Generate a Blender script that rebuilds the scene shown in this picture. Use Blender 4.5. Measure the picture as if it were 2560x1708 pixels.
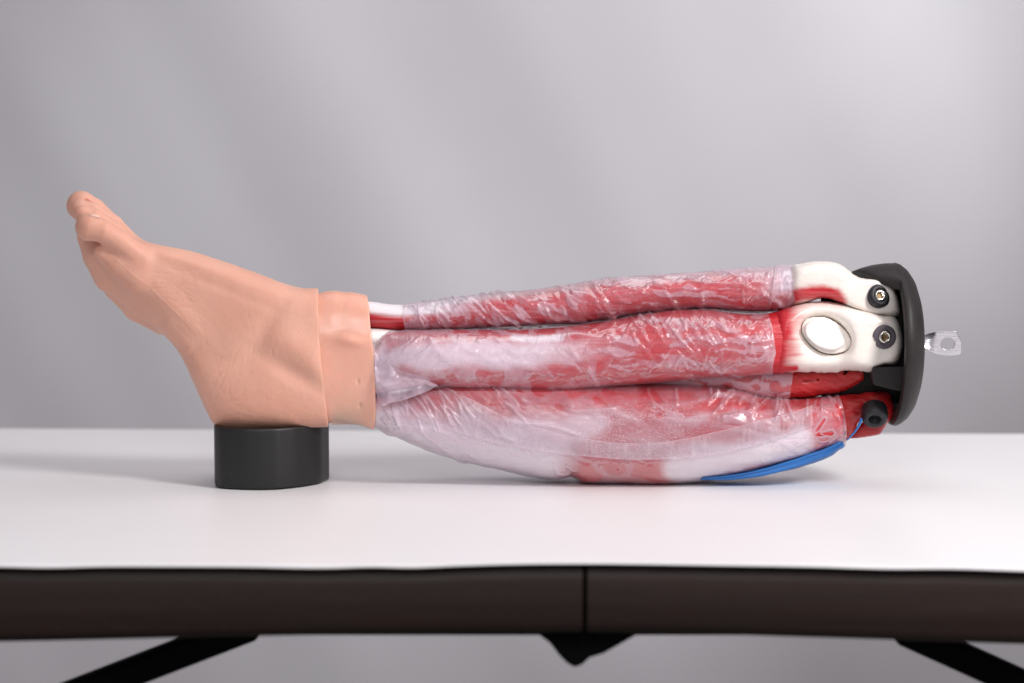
import bpy, math, random
import numpy as np
from mathutils import Vector, Euler

scene = bpy.context.scene
for o in list(bpy.data.objects): bpy.data.objects.remove(o)
COL = scene.collection

# ------------------------------------------------------------------ camera
CAM_D, CAM_H, FPX = 1.42, 0.204, 4978.0
PITCH = math.atan((854-500)/FPX)
cam = bpy.data.cameras.new('camera'); camo = bpy.data.objects.new('camera', cam); COL.objects.link(camo)
cam.sensor_width = 36; cam.lens = FPX/2560*36; cam.clip_start = .05; cam.clip_end = 50
camo.location = (0, -CAM_D, CAM_H); camo.rotation_euler = (math.pi/2-PITCH, 0, 0)
cam.dof.use_dof = True; cam.dof.focus_distance = 1.395; cam.dof.aperture_fstop = 4.3
scene.camera = camo

# ------------------------------------------------------------------ light
world = bpy.data.worlds.new('World'); scene.world = world; world.use_nodes = True
world.node_tree.nodes['Background'].inputs[0].default_value = (.85, .785, .84, 1)
world.node_tree.nodes['Background'].inputs[1].default_value = 0.36
def area(name, loc, target, size, power, color, sy=None):
    l = bpy.data.lights.new(name, 'AREA'); l.energy = power; l.color = color
    l.shape = 'RECTANGLE'; l.size = size; l.size_y = sy or size
    o = bpy.data.objects.new(name, l); COL.objects.link(o); o.location = loc
    o.rotation_euler = (Vector(target)-Vector(loc)).to_track_quat('-Z', 'Y').to_euler()
    return o
area('softbox_key', (1.3, -1.10, 1.15), (0, 0, 0), .42, 33, (1, .965, .95))
area('softbox_fill', (-.2, -2.3, 1.25), (0, 0, 0), .6, 12.5, (.97, .98, 1))
area('top_fill', (.2, .1, 1.6), (0, 0, 0), 1.5, 7, (1, .98, 1), 1.2)  # added overhead fill that brightens the sheet and upward faces
sl = bpy.data.lights.new('backdrop_spot', 'SPOT'); sl.energy = 205; sl.color = (1, .985, 1); sl.spot_size = math.radians(45); sl.spot_blend = 1; sl.shadow_soft_size = .09
slo = bpy.data.objects.new('backdrop_spot', sl); COL.objects.link(slo); slo.location = (1.5, .0, 1.55)
slo.rotation_euler = (Vector((.14, 1.75, .42))-slo.location).to_track_quat('-Z', 'Y').to_euler()
scene.view_settings.view_transform = 'Standard'; scene.view_settings.look = 'None'
scene.view_settings.exposure = 0; scene.view_settings.gamma = 1
scene.render.engine = 'CYCLES'
scene.render.resolution_x = 1024; scene.render.resolution_y = 683

# ------------------------------------------------------------------ pixel <-> place
S = 1/3506.0
cp, sp = math.cos(PITCH), math.sin(PITCH)
def P(px, py, Y):
    """world points on the sight line of photo position (px, py) at depth Y"""
    px, py, Y = np.broadcast_arrays(np.asarray(px, float), np.asarray(py, float), np.asarray(Y, float))
    a = (px-1280)/FPX; b = -(py-854)/FPX
    dy = cp + b*sp; dz = -sp + b*cp
    t = (Y+CAM_D)/dy
    return np.stack([a*t, Y, CAM_H+dz*t], -1)
def table_Y(py):
    b = -(py-854)/FPX; dy = cp+b*sp; dz = -sp+b*cp
    return -CAM_D + dy*(-CAM_H/dz)

# ------------------------------------------------------------------ numeric helpers
class Noise:
    def __init__(s, seed): s.t = np.random.RandomState(seed).rand(64, 64)*2-1
    def __call__(s, x, y):
        xi = np.floor(x).astype(int); yi = np.floor(y).astype(int); fx = x-xi; fy = y-yi
        fx = fx*fx*fx*(fx*(fx*6-15)+10); fy = fy*fy*fy*(fy*(fy*6-15)+10)
        g = lambda a, b: s.t[a & 63, b & 63]
        return (g(xi, yi)*(1-fx)+g(xi+1, yi)*fx)*(1-fy)+(g(xi, yi+1)*(1-fx)+g(xi+1, yi+1)*fx)*fy
NO = [Noise(i) for i in range(8)]
def fbm(x, y, o=4, k=0, gain=.5):
    v = 0; a = 1; n = 0
    for i in range(o):
        v = v+a*NO[(i+k) % 8](x*2**i+17.3*i+k*5.1, y*2**i-9.1*i+k*3.7); n += a; a *= gain
    return v/n*1.6
def sst(a, b, x):
    t = np.clip((x-a)/(b-a), 0, 1); return t*t*(3-2*t)
def rot(x, y, deg, sx=1, sy=1):
    c, s = math.cos(math.radians(deg)), math.sin(math.radians(deg))
    return (x*c+y*s)/sx, (-x*s+y*c)/sy
def dist_line(px, py, pts, closed=False):
    """distance to a polyline and position along it 0..1"""
    pts = np.asarray(pts, float); n = len(pts) if closed else len(pts)-1
    best = np.full(np.shape(px), 1e9); par = np.zeros(np.shape(px))
    for i in range(n):
        a = pts[i]; b = pts[(i+1) % len(pts)]; d = b-a; L = max(d@d, 1e-9)
        t = np.clip(((px-a[0])*d[0]+(py-a[1])*d[1])/L, 0, 1)
        q = np.hypot(px-a[0]-t*d[0], py-a[1]-t*d[1])
        m = q < best; best = np.where(m, q, best); par = np.where(m, (i+t)/n, par)
    return best, par
def inside(px, py, pts):
    pts = np.asarray(pts, float); r = np.zeros(np.shape(px), bool); j = len(pts)-1
    for i in range(len(pts)):
        xi, yi = pts[i]; xj, yj = pts[j]
        if yi != yj:
            c = ((yi > py) != (yj > py)) & (px < (xj-xi)*(py-yi)/(yj-yi)+xi); r ^= c
        j = i
    return r
def sdpoly(px, py, pts):
    d, _ = dist_line(px, py, pts, True); return np.where(inside(px, py, pts), -d, d)
def ridges(px, py, lines):
    """sum of raised (or sunk) folds: each (points, width, amplitude)"""
    out = np.zeros(np.shape(px))
    for pts, w, amp in lines:
        p = np.asarray(pts, float); lo = p.min(0)-3*w; hi = p.max(0)+3*w
        m = (px > lo[0]) & (px < hi[0]) & (py > lo[1]) & (py < hi[1])
        if not m.any(): continue
        d, t = dist_line(px[m], py[m], p)
        out[m] += amp*np.exp(-(d/w)**2)*np.clip(np.sin(np.pi*np.clip(t, .0, 1))*1.6, .0, 1)
    return out
def gen(seed, box, n, ang, sd, length, width, amp, bend=.25):
    r = random.Random(seed); out = []
    for _ in range(n):
        x = r.uniform(box[0], box[2]); y = r.uniform(box[1], box[3]); a = math.radians(r.gauss(ang, sd))
        L = r.uniform(*length); w = r.uniform(*width); am = r.uniform(*amp); bd = r.uniform(-bend, bend)
        pts = []
        for k in range(6):
            t = k/5-.5; aa = a+bd*t*2
            pts.append((x+math.cos(aa)*L*t, y+math.sin(aa)*L*t+r.uniform(-1, 1)*L*.015))
        out.append((pts, w, am))
    return out
def curve(pts):
    p = np.asarray(pts, float)
    def f(x):
        x = np.asarray(x, float)
        # smooth interpolation (Catmull-Rom on uneven knots)
        i = np.clip(np.searchsorted(p[:, 0], x)-1, 0, len(p)-2)
        m = np.gradient(p[:, 1], p[:, 0])
        h = p[i+1, 0]-p[i, 0]; t = np.clip((x-p[i, 0])/h, 0, 1)
        return (2*t**3-3*t**2+1)*p[i, 1]+(t**3-2*t**2+t)*h*m[i]+(-2*t**3+3*t**2)*p[i+1, 1]+(t**3-t**2)*h*m[i+1]
    return f

def smin(a, b, k):
    h = np.clip(.5+.5*(b-a)/k, 0, 1); return b*(1-h)+a*h-k*h*(1-h)

# ------------------------------------------------------------------ mesh helpers
def link(o, parent=None):
    COL.objects.link(o)
    if parent is not None: o.parent = parent
    return o
def mesh_obj(name, verts, faces, mat, parent=None, smooth=True, attrs=None):
    me = bpy.data.meshes.new(name)
    verts = np.asarray(verts, np.float32).reshape(-1, 3)
    if isinstance(faces, np.ndarray):
        me.vertices.add(len(verts)); me.vertices.foreach_set('co', verts.ravel())
        n, k = faces.shape
        me.loops.add(n*k); me.polygons.add(n)
        me.loops.foreach_set('vertex_index', faces.astype(np.int32).ravel())
        me.polygons.foreach_set('loop_start', (np.arange(n)*k).astype(np.int32))
        me.polygons.foreach_set('loop_total', np.full(n, k, np.int32))
        me.update(calc_edges=True); me.validate()
    else:
        me.from_pydata(verts.tolist(), [], faces); me.update()
    if smooth: me.polygons.foreach_set('use_smooth', [True]*len(me.polygons))
    for a, v in (attrs or {}).items():
        at = me.attributes.new(a, 'FLOAT', 'POINT'); at.data.foreach_set('value', np.asarray(v, np.float32).ravel())
    me.materials.append(mat)
    return link(bpy.data.objects.new(name, me), parent)
def empty(name, loc, label, cat, group=None):
    o = bpy.data.objects.new(name, None); o.location = loc; o.empty_display_size = .02
    COL.objects.link(o); o['label'] = label; o['category'] = cat
    if group: o['group'] = group
    return o
def tag(o, label, cat):
    o['label'] = label; o['category'] = cat; return o
def grid_faces(nu, nv, wrap):
    i, j = np.meshgrid(np.arange(nu-1), np.arange(nv if wrap else nv-1), indexing='ij')
    j2 = (j+1) % nv
    return np.stack([i*nv+j, i*nv+j2, (i+1)*nv+j2, (i+1)*nv+j], -1).reshape(-1, 4)
def grid_normals(V, wrap):
    du = np.gradient(V, axis=0)
    dv = (np.roll(V, -1, 1)-np.roll(V, 1, 1)) if wrap else np.gradient(V, axis=1)
    n = np.cross(du, dv); n /= np.linalg.norm(n, axis=-1, keepdims=True)+1e-12
    return n
def box_mesh(x0, x1, y0, y1, z0, z1):
    v = [(x, y, z) for x in (x0, x1) for y in (y0, y1) for z in (z0, z1)]
    f = [(0, 1, 3, 2), (4, 6, 7, 5), (0, 4, 5, 1), (2, 3, 7, 6), (0, 2, 6, 4), (1, 5, 7, 3)]
    return v, f
def bevel(o, w, seg=2):
    m = o.modifiers.new('bevel', 'BEVEL'); m.width = w; m.segments = seg; m.limit_method = 'ANGLE'; return o

# a limb-like body: top and bottom outline in the photo, depth centre and half depth in metres
class Limb:
    def __init__(s, x0, x1, top, bot, yc, dy, n=2.2):
        c = lambda q: q if callable(q) else (lambda x: np.full(np.shape(x), float(q)))
        s.x0, s.x1, s.top, s.bot, s.yc, s.dy, s.n = c(x0), c(x1), curve(top), curve(bot), c(yc), c(dy), n
    def pos(s, xn, th, grow=0):
        t, b = s.top(xn), s.bot(xn); cy, hy = (t+b)/2, (b-t)/2
        sn, cs = np.sin(th), np.cos(th)
        e = 2/s.n
        py = cy-(hy+grow)*np.sign(sn)*np.abs(sn)**e
        Y = s.yc(xn)-(s.dy(xn)+grow*S)*np.sign(cs)*np.abs(cs)**e
        return py, Y
    def grid(s, nu, nv, xa=None, xb=None, grow=0):
        u = np.linspace(0, 1, nu)[:, None]; th = (np.arange(nv)/nv*2*np.pi)[None, :]
        m = (s.x0(0)+s.x1(0))/2
        xa = xa or (lambda y: s.x0(y)); xb = xb or (lambda y: s.x1(y))
        ymid = (s.top(m)+s.bot(m))/2
        xn = xa(ymid)+(xb(ymid)-xa(ymid))*u+0*th
        py, Y = s.pos(xn, th+0*u, grow)
        px = xa(py)+(xb(py)-xa(py))*u
        py, Y = s.pos(px, th+0*u, grow)
        return px, py, Y
    def frontY(s, px, py):
        t, b = s.top(px), s.bot(px); v = np.clip(np.abs((py-(t+b)/2)/((b-t)/2)), 0, .995)
        return s.yc(px)-s.dy(px)*(1-v**s.n)**(1/s.n)
def close_ends(V, faces, nu, nv):
    """fan caps on a wrapped grid"""
    v = V.reshape(-1, 3); c0 = v[:nv].mean(0); c1 = v[-nv:].mean(0); n = len(v)
    j = np.arange(nv); j2 = (j+1) % nv
    f0 = np.stack([np.full(nv, n), j2, j, j], -1); f1 = np.stack([np.full(nv, n+1), (nu-1)*nv+j, (nu-1)*nv+j2, (nu-1)*nv+j2], -1)
    quads = [list(map(int, q)) for q in faces] if False else None
    return np.vstack([v, c0, c1]), faces, np.vstack([f0, f1])[:, :3]
def limb_obj(name, L, nu, nv, mat, parent, disp=None, attr=None, grow=0, xa=None, xb=None, cap=True):
    px, py, Y = L.grid(nu, nv, xa, xb, grow)
    V = P(px, py, Y); N = grid_normals(V, True)
    c = P((px.mean(1))[:, None], ((L.top(px)+L.bot(px))/2).mean(1)[:, None], L.yc(px[:, :1]))
    if ((V-c)*N).sum() < 0: N = -N
    if disp is not None: V = V+N*(disp(px, py, Y, N))[..., None]
    at = {}
    if attr:
        for k, f in attr.items(): at[k] = f(px, py, Y).ravel()
    F = grid_faces(nu, nv, True)
    if cap:                                          # close the ends with shrinking rings
        rings0, rings1 = [], []
        for k, q in ((.9, .002), (.5, .003), (.05, .003)):
            m0 = V[0].mean(0); m1 = V[-1].mean(0)
            ax = (m1-m0)/np.linalg.norm(m1-m0)
            rings0.append(m0+(V[0]-m0)*k-ax*q); rings1.append(m1+(V[-1]-m1)*k+ax*q)
        V = np.concatenate([np.array(rings0[::-1]), V, np.array(rings1)], 0)
        for k in at:
            a = at[k].reshape(nu, nv); at[k] = np.concatenate([a[:1]]*3+[a]+[a[-1:]]*3, 0).ravel()
        F = grid_faces(nu+6, nv, True)
    return mesh_obj(name, V, F, mat, parent, attrs=at)

# bodies grown from an outline: solve a soap-film height, then polygonise
def soap(mask, it=500):
    u = np.zeros(mask.shape); ii, jj = np.indices(mask.shape)
    red = ((ii+jj) % 2 == 0) & mask; blk = ((ii+jj) % 2 == 1) & mask; w = 1.92
    for _ in range(it):
        for m in (red, blk):
            q = np.zeros_like(u)
            q[1:-1, 1:-1] = (u[2:, 1:-1]+u[:-2, 1:-1]+u[1:-1, 2:]+u[1:-1, :-2]+1)/4
            u = np.where(m, u+w*(q-u), u)
    return np.maximum(u, 0)
def surface_nets(F, org, h):
    """F on a 3D lattice (negative inside) -> verts (lattice coordinates scaled) and quads"""
    neg = F < 0
    c = [(a, b, d) for a in (0, 1) for b in (0, 1) for d in (0, 1)]
    sh = tuple(n-1 for n in F.shape)
    sl = lambda o: tuple(slice(o[k], o[k]+sh[k]) for k in range(3))
    cnt = sum(neg[sl(o)].astype(np.int8) for o in c)
    cell = (cnt > 0) & (cnt < 8)
    idx = -np.ones(sh, np.int32); ci = np.argwhere(cell); idx[cell] = np.arange(len(ci))
    acc = np.zeros((len(ci), 3)); num = np.zeros(len(ci))
    for a in c:
        for ax in range(3):
            if a[ax]: continue
            b = list(a); b[ax] = 1
            fa = F[tuple((ci+a).T)]; fb = F[tuple((ci+b).T)]
            m = (fa < 0) != (fb < 0); t = np.where(m, fa/np.where(m, fa-fb, 1), 0)
            p = np.array(a, float)[None]+0*acc; p[:, ax] = t
            acc += p*m[:, None]; num += m
    V = (ci+acc/num[:, None])*h+np.array(org)
    Q = []
    for ax in range(3):
        o1, o2 = (ax+1) % 3, (ax+2) % 3
        s0 = [slice(None)]*3; s1 = [slice(None)]*3
        s0[ax] = slice(0, -1); s1[ax] = slice(1, None)
        for o in (o1, o2): s0[o] = slice(1, -1); s1[o] = slice(1, -1)
        a, b = neg[tuple(s0)], neg[tuple(s1)]
        e = np.argwhere(a != b); flip = a[a != b]
        e[:, o1] += 1; e[:, o2] += 1
        g = []
        for d1, d2 in ((0, 0), (1, 0), (1, 1), (0, 1)):
            q = e.copy(); q[:, o1] -= d1; q[:, o2] -= d2; g.append(idx[tuple(q.T)])
        g = np.stack(g, -1); g[flip] = g[flip][:, ::-1]; Q.append(g)
    Q = np.concatenate(Q)[:, ::-1]
    return V, Q[(Q >= 0).all(1)]
def relax(V, Q, it=2, lam=.5):
    e = np.concatenate([Q[:, [0, 1]], Q[:, [1, 2]], Q[:, [2, 3]], Q[:, [3, 0]]])
    for k in range(it):
        s = np.zeros_like(V); n = np.bincount(e[:, 0], minlength=len(V)).astype(float)+np.bincount(e[:, 1], minlength=len(V))
        for d in range(3):
            s[:, d] = np.bincount(e[:, 0], V[e[:, 1], d], len(V))+np.bincount(e[:, 1], V[e[:, 0], d], len(V))
        V = V+lam*(s/n[:, None]-V)
    return V
def quad_normals(V, Q):
    n = np.cross(V[Q[:, 2]]-V[Q[:, 0]], V[Q[:, 3]]-V[Q[:, 1]]); out = np.zeros_like(V)
    for k in range(4):
        for d in range(3): out[:, d] += np.bincount(Q[:, k], n[:, d], len(V))
    return out/(np.linalg.norm(out, axis=1, keepdims=True)+1e-12)
def chaikin(p, it=2):
    p = np.asarray(p, float)
    for _ in range(it):
        q = np.roll(p, -1, 0); p = np.stack([p*.8+q*.2, p*.2+q*.8], 1).reshape(-1, 2)
    return p
def inflated(poly, holes, capf, h, p=3., slope=250, rnd=1.0, reach=None):
    """returns axis grids and s(x,y): half depth squared, negative outside"""
    poly = chaikin(poly); holes = [chaikin(q) for q in holes]; pad = 5*h
    x = np.arange(poly[:, 0].min()-pad, poly[:, 0].max()+pad, h); y = np.arange(poly[:, 1].min()-pad, poly[:, 1].max()+pad, h)
    if reach: x = np.arange(reach[0], reach[1], h); y = np.arange(reach[2], reach[3], h)
    X, Yg = np.meshgrid(x, y, indexing='ij')
    sd = sdpoly(X, Yg, poly)
    for q in holes: sd = np.maximum(sd, -sdpoly(X, Yg, q))
    u = soap(sd < 0)*h*h
    hh = np.sqrt(2*u)*rnd; cpv = capf(X, Yg) if callable(capf) else capf
    hh = np.where(hh > 0, ((hh+1e-6)**-p+cpv**-p)**(-1/p), 0)
    s = np.where(sd < 0, hh**2, -slope*sd)
    return x, y, X, Yg, s
def pillow(name, poly, mat, parent, yc, cap, h=2.5, holes=(), p=4., rnd=1.0, front=None, post=None, attr=None, tilt=None, k=0, slope=250):
    x, y, X, Yg, s = inflated(poly, holes, cap, h, p, slope, rnd)
    m = float(np.sqrt(max(s.max(), 1)))+25
    z = np.arange(-m, m, h)
    gx, gy = np.gradient(s, h)
    Z = z[None, None, :]
    f0 = front(X, Yg)[..., None] if front else 0
    G = (Z**2-s[..., None])/np.sqrt(4*Z**2+(gx**2+gy**2)[..., None]+60)
    G = G-np.where(Z < 0, 1, 0)*f0*1.0
    V, Q = surface_nets(G, (x[0], y[0], z[0]), h)
    V = relax(V, Q, 2)
    if tilt: V[:, 2] += tilt(V[:, 0], V[:, 1])
    W = P(V[:, 0], V[:, 1], yc+V[:, 2]*S)
    N = quad_normals(W, Q)
    if post: W = W+N*post(V[:, 0], V[:, 1], V[:, 2], N)[:, None]
    at = {k2: f(V[:, 0], V[:, 1], V[:, 2]) for k2, f in (attr or {}).items()}
    return mesh_obj(name, W, Q, mat, parent, attrs=at)

# ------------------------------------------------------------------ materials
class NT:
    def __init__(s, name):
        s.m = bpy.data.materials.new(name); s.m.use_nodes = True; s.t = s.m.node_tree; s.n = s.t.nodes
        s.b = s.n['Principled BSDF']; s.out = s.n['Material Output']
    def add(s, typ, **kw):
        n = s.n.new(typ)
        for k, v in kw.items():
            if k in n.inputs: n.inputs[k].default_value = v
            else: setattr(n, k, v)
        return n
    def l(s, a, b): s.t.links.new(a, b)
    def coord(s, kind='Object', scale=(1, 1, 1), rotz=(0, 0, 0)):
        c = s.add('ShaderNodeTexCoord'); m = s.add('ShaderNodeMapping'); m.inputs['Scale'].default_value = scale
        m.inputs['Rotation'].default_value = rotz
        s.l(c.outputs[kind], m.inputs[0]); return m.outputs[0]
    def noise(s, scale, detail=4, rough=.5, vec=None):
        n = s.add('ShaderNodeTexNoise'); n.inputs['Scale'].default_value = scale; n.inputs['Detail'].default_value = detail
        n.inputs['Roughness'].default_value = rough
        if vec is None: vec = s.coord()
        s.l(vec, n.inputs['Vector']); return n.outputs[0]
    def ramp(s, fac, stops):
        r = s.add('ShaderNodeValToRGB'); s.l(fac, r.inputs[0]); e = r.color_ramp.elements
        while len(e) < len(stops): e.new(.5)
        for k, (p, c) in enumerate(stops): e[k].position = p; e[k].color = (*c, 1) if len(c) == 3 else c
        return r.outputs[0]
    def mix(s, fac, a, b, blend='MIX'):
        m = s.add('ShaderNodeMix'); m.data_type = 'RGBA'; m.blend_type = blend
        for inp, v in ((m.inputs[0], fac), (m.inputs[6], a), (m.inputs[7], b)):
            if hasattr(v, 'is_linked'): s.l(v, inp)
            elif isinstance(v, (int, float)): inp.default_value = v
            else: inp.default_value = (*v, 1)
        return m.outputs[2]
    def bump(s, h, dist, strength=1, prev=None):
        b = s.add('ShaderNodeBump'); b.inputs['Distance'].default_value = dist; b.inputs['Strength'].default_value = strength
        s.l(h, b.inputs['Height'])
        if prev: s.l(prev, b.inputs['Normal'])
        return b.outputs[0]
    def attr(s, name):
        a = s.add('ShaderNodeAttribute'); a.attribute_name = name; return a.outputs['Fac']
    def math(s, op, a, b=0., clamp=False):
        m = s.add('ShaderNodeMath', operation=op); m.use_clamp = clamp
        for i, v in enumerate((a, b)):
            if hasattr(v, 'is_linked'): s.l(v, m.inputs[i])
            else: m.inputs[i].default_value = v
        return m.outputs[0]
    def set(s, **kw):
        for k, v in kw.items():
            k = k.replace('_', ' ')
            i = s.b.inputs[k]
            if hasattr(v, 'is_linked'): s.l(v, i)
            elif isinstance(v, tuple) and len(v) == 3 and i.type == 'RGBA': i.default_value = (*v, 1)
            else: i.default_value = v
        return s.m

def skin_mat(name, c1, c2, rough, bumps=1.0, sss=.35):
    t = NT(name)
    n1 = t.noise(22, 3); col = t.ramp(n1, [(.35, c1), (.65, c2)])
    col = t.mix(t.math('MULTIPLY', t.ramp(t.noise(900, 2), [(.5, (0, 0, 0)), (.8, (1, 1, 1))]), .10), col, (.95, .72, .62))
    v = t.add('ShaderNodeTexVoronoi'); v.feature = 'DISTANCE_TO_EDGE'; v.inputs['Scale'].default_value = 420
    t.l(t.coord(scale=(1, 1, 2.2), rotz=(0, .5, 0)), v.inputs['Vector'])
    vs = t.ramp(v.outputs['Distance'], [(0, (0, 0, 0)), (.12, (1, 1, 1))])
    b1 = t.bump(vs, .00010*bumps, .6); b2 = t.bump(t.noise(260, 4, .6), .0003*bumps, .4, b1); b3 = t.bump(t.noise(60, 2), .0008*bumps, .25, b2)
    r = t.ramp(t.noise(90, 3), [(.3, (rough-.08,)*3), (.7, (rough+.1,)*3)])
    return t.set(Base_Color=col, Roughness=r, Normal=b3, Subsurface_Weight=sss, Subsurface_Radius=(1, .35, .18), Subsurface_Scale=.008, Specular_IOR_Level=.35)
M = {}
M['skin'] = skin_mat('skin_silicone', (.70, .362, .265), (.75, .412, .308), .45)
M['cuff'] = skin_mat('cuff_silicone', (.78, .39, .29), (.81, .44, .335), .19, .3, .45)
t = NT('toenail_silicone'); M['nail'] = t.set(Base_Color=(.78, .50, .40), Roughness=.3, Subsurface_Weight=.3, Subsurface_Scale=.005)

def muscle_mat(name, red, dark, white, rough=.42, relief=1.):
    """pigment: red silicone fading to white tendon by the attribute 'white', with fibre strands along the limb"""
    t = NT(name)
    fib = t.noise(60, 5, .65, t.coord(scale=(.35, 2, 14)))
    fine = t.noise(260, 3, .6, t.coord(scale=(.12, 1, 5)))
    reds = t.ramp(fib, [(.3, dark), (.7, red)])
    w = t.math('ADD', t.attr('white'), t.math('MULTIPLY', t.math('SUBTRACT', fib, .5), .4), True)
    w = t.ramp(w, [(.06, (0, 0, 0)), (.96, (1, 1, 1))])
    col = t.mix(w, reds, white)
    b = t.bump(fib, .0010*relief, .5); b = t.bump(fine, .0003*relief, .5, b)
    return t.set(Base_Color=col, Roughness=rough, Normal=b, Subsurface_Weight=.2, Subsurface_Radius=(1, .4, .3), Subsurface_Scale=.004)
M['muscle'] = muscle_mat('muscle_silicone', (.62, .028, .040), (.45, .012, .022), (.86, .81, .84))
M['plate'] = muscle_mat('plate_silicone', (.66, .030, .045), (.50, .012, .022), (.88, .815, .755), .33, .12)
M['deep_red'] = (lambda t: t.set(Base_Color=t.ramp(t.noise(70, 4, .6, t.coord(scale=(1, 1, 3))), [(.3, (.33, .008, .011)), (.7, (.47, .017, .018))]),
    Roughness=.38, Normal=t.bump(t.noise(150, 4, .6, t.coord(scale=(1, 1, 3), rotz=(0, .5, 0))), .0012, .5)))(NT('red_silicone'))
t = NT('white_bone'); M['bone'] = t.set(Base_Color=(.97, .95, .92), Roughness=.3, Normal=t.bump(t.noise(180, 3), .0004, .4), Subsurface_Weight=.2, Subsurface_Scale=.004)

def film_mat(name, tint, lo, hi, gloss=.5):
    """thin frosted film: clear where it clings wet to the muscle (attribute milk near 0), milky where air lies below; edge highlights are painted in as milk too"""
    t = NT(name); n = t.n
    milk = t.attr('milk')
    fine = t.noise(500, 3, .6)
    milk = t.math('ADD', milk, t.math('MULTIPLY', t.math('SUBTRACT', fine, .5), .15), True)
    fac = t.add('ShaderNodeMapRange'); t.l(milk, fac.inputs[0]); fac.inputs[3].default_value = lo; fac.inputs[4].default_value = hi
    bmp = t.bump(t.noise(240, 3, .5), .0005, .35)
    dif = t.add('ShaderNodeBsdfDiffuse'); dif.inputs[0].default_value = (*tint, 1); t.l(bmp, dif.inputs['Normal'])
    trl = t.add('ShaderNodeBsdfTranslucent'); trl.inputs[0].default_value = (*tint, 1)
    dm = t.add('ShaderNodeMixShader'); dm.inputs[0].default_value = .25; t.l(dif.outputs[0], dm.inputs[1]); t.l(trl.outputs[0], dm.inputs[2])
    tr = t.add('ShaderNodeBsdfTransparent'); tr.inputs[0].default_value = (1, .985, .99, 1)
    m1 = t.add('ShaderNodeMixShader'); t.l(fac.outputs[0], m1.inputs[0]); t.l(tr.outputs[0], m1.inputs[1]); t.l(dm.outputs[0], m1.inputs[2])
    gl = t.add('ShaderNodeBsdfGlossy'); gl.inputs['Roughness'].default_value = .25; t.l(bmp, gl.inputs['Normal'])
    fr = t.add('ShaderNodeFresnel'); fr.inputs[0].default_value = 1.40; t.l(bmp, fr.inputs[1])
    ff = t.math('MINIMUM', t.math('MULTIPLY', fr.outputs[0], gloss*2), .30)
    # sparkle: sparse tiny glints painted as white dots on the frosted layer
    vo = t.add('ShaderNodeTexVoronoi'); vo.inputs['Scale'].default_value = 1300; t.l(t.coord(), vo.inputs['Vector'])
    sp_ = t.math('MULTIPLY', t.math('LESS_THAN', vo.outputs['Distance'], .23), t.attr('frost'))
    sel = t.math('GREATER_THAN', t.noise(2100, 1), .44)
    spk = t.math('MULTIPLY', t.math('MULTIPLY', sp_, sel), .9)
    m2 = t.add('ShaderNodeMixShader'); t.l(ff, m2.inputs[0]); t.l(m1.outputs[0], m2.inputs[1]); t.l(gl.outputs[0], m2.inputs[2])
    d2 = t.add('ShaderNodeBsdfDiffuse'); d2.inputs[0].default_value = (.95, .93, .95, 1)
    m3 = t.add('ShaderNodeMixShader'); t.l(spk, m3.inputs[0]); t.l(m2.outputs[0], m3.inputs[1]); t.l(d2.outputs[0], m3.inputs[2])
    t.l(m3.outputs[0], t.out.inputs[0])
    return t.m
M['film'] = film_mat('frosted_film', (.80, .655, .765), .05, .52)
M['film_edge'] = film_mat('frosted_film_layer', (.90, .80, .88), .0, .46)

def plastic(name, col, rough, bump=.0002, scale=400, spec=.4, var=.25, streak=(1, 1, 1)):
    t = NT(name); n = t.noise(45, 4, .6, t.coord(scale=streak))
    c = t.ramp(n, [(.3, tuple(x*(1-var) for x in col)), (.7, tuple(x*(1+var) for x in col))])
    sp2 = t.ramp(t.noise(1500, 1), [(.72, (0, 0, 0)), (.78, (1, 1, 1))])
    c = t.mix(t.math('MULTIPLY', sp2, .12), c, (.5, .5, .5))
    return t.set(Base_Color=c, Roughness=rough, Normal=t.bump(t.noise(scale, 3), bump, .5), Specular_IOR_Level=spec)
M['black'] = plastic('black_plastic', (.018, .017, .019), .42)
M['cap'] = plastic('cap_plastic', (.022, .0185, .0185), .5, spec=.3)
M['block'] = plastic('heel_block_plastic', (.0065, .007, .007), .46, .00025, 300, .5, .3, (1.2, 1.2, .05))
M['rubber'] = plastic('rubber', (.016, .016, .019), .45)
M['grey_rubber'] = plastic('grey_rubber', (.10, .085, .10), .45)
M['blue'] = plastic('blue_silicone', (.020, .14, .42), .38, .0006, 90, .4, .15, (.2, 1, 2))
M['dark'] = plastic('dark_hole', (.004, .003, .003), .8)
M['table_frame'] = plastic('brown_black_plastic', (.020, .0098, .0072), .55, .0004, 120, .4, .3, (.1, 1, 2))
M['table_leg'] = plastic('black_steel', (.003, .003, .003), .7, spec=.1)
t = NT('steel'); M['steel'] = t.set(Base_Color=(.78, .74, .68), Metallic=1., Roughness=.24, Normal=t.bump(t.noise(600, 2), .0002, .4))
t = NT('brushed_aluminium'); M['alu'] = t.set(Base_Color=(.62, .60, .64), Metallic=1., Roughness=t.ramp(t.noise(200, 4, .6, t.coord(scale=(.3, 1, 4))), [(.3, (.22,)*3), (.7, (.42,)*3)]), Normal=t.bump(t.noise(300, 3, .6, t.coord(scale=(.3, 1, 4))), .0004, .5))
t = NT('brass'); M['brass'] = t.set(Base_Color=(.28, .19, .09), Metallic=1., Roughness=.35)
t = NT('white_sheet')
c = t.ramp(t.noise(5, 3), [(.3, (.83, .825, .835)), (.7, (.86, .85, .857))])
c = t.mix(t.math('MULTIPLY', t.ramp(t.noise(700, 1), [(.74, (0, 0, 0)), (.78, (1, 1, 1))]), .06), c, (.3, .3, .3))
M['sheet'] = t.set(Base_Color=c, Roughness=.42, Specular_IOR_Level=.35, Normal=t.bump(t.noise(30, 4, .5, t.coord(scale=(.3, 1, 1))), .0010, .3))
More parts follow.
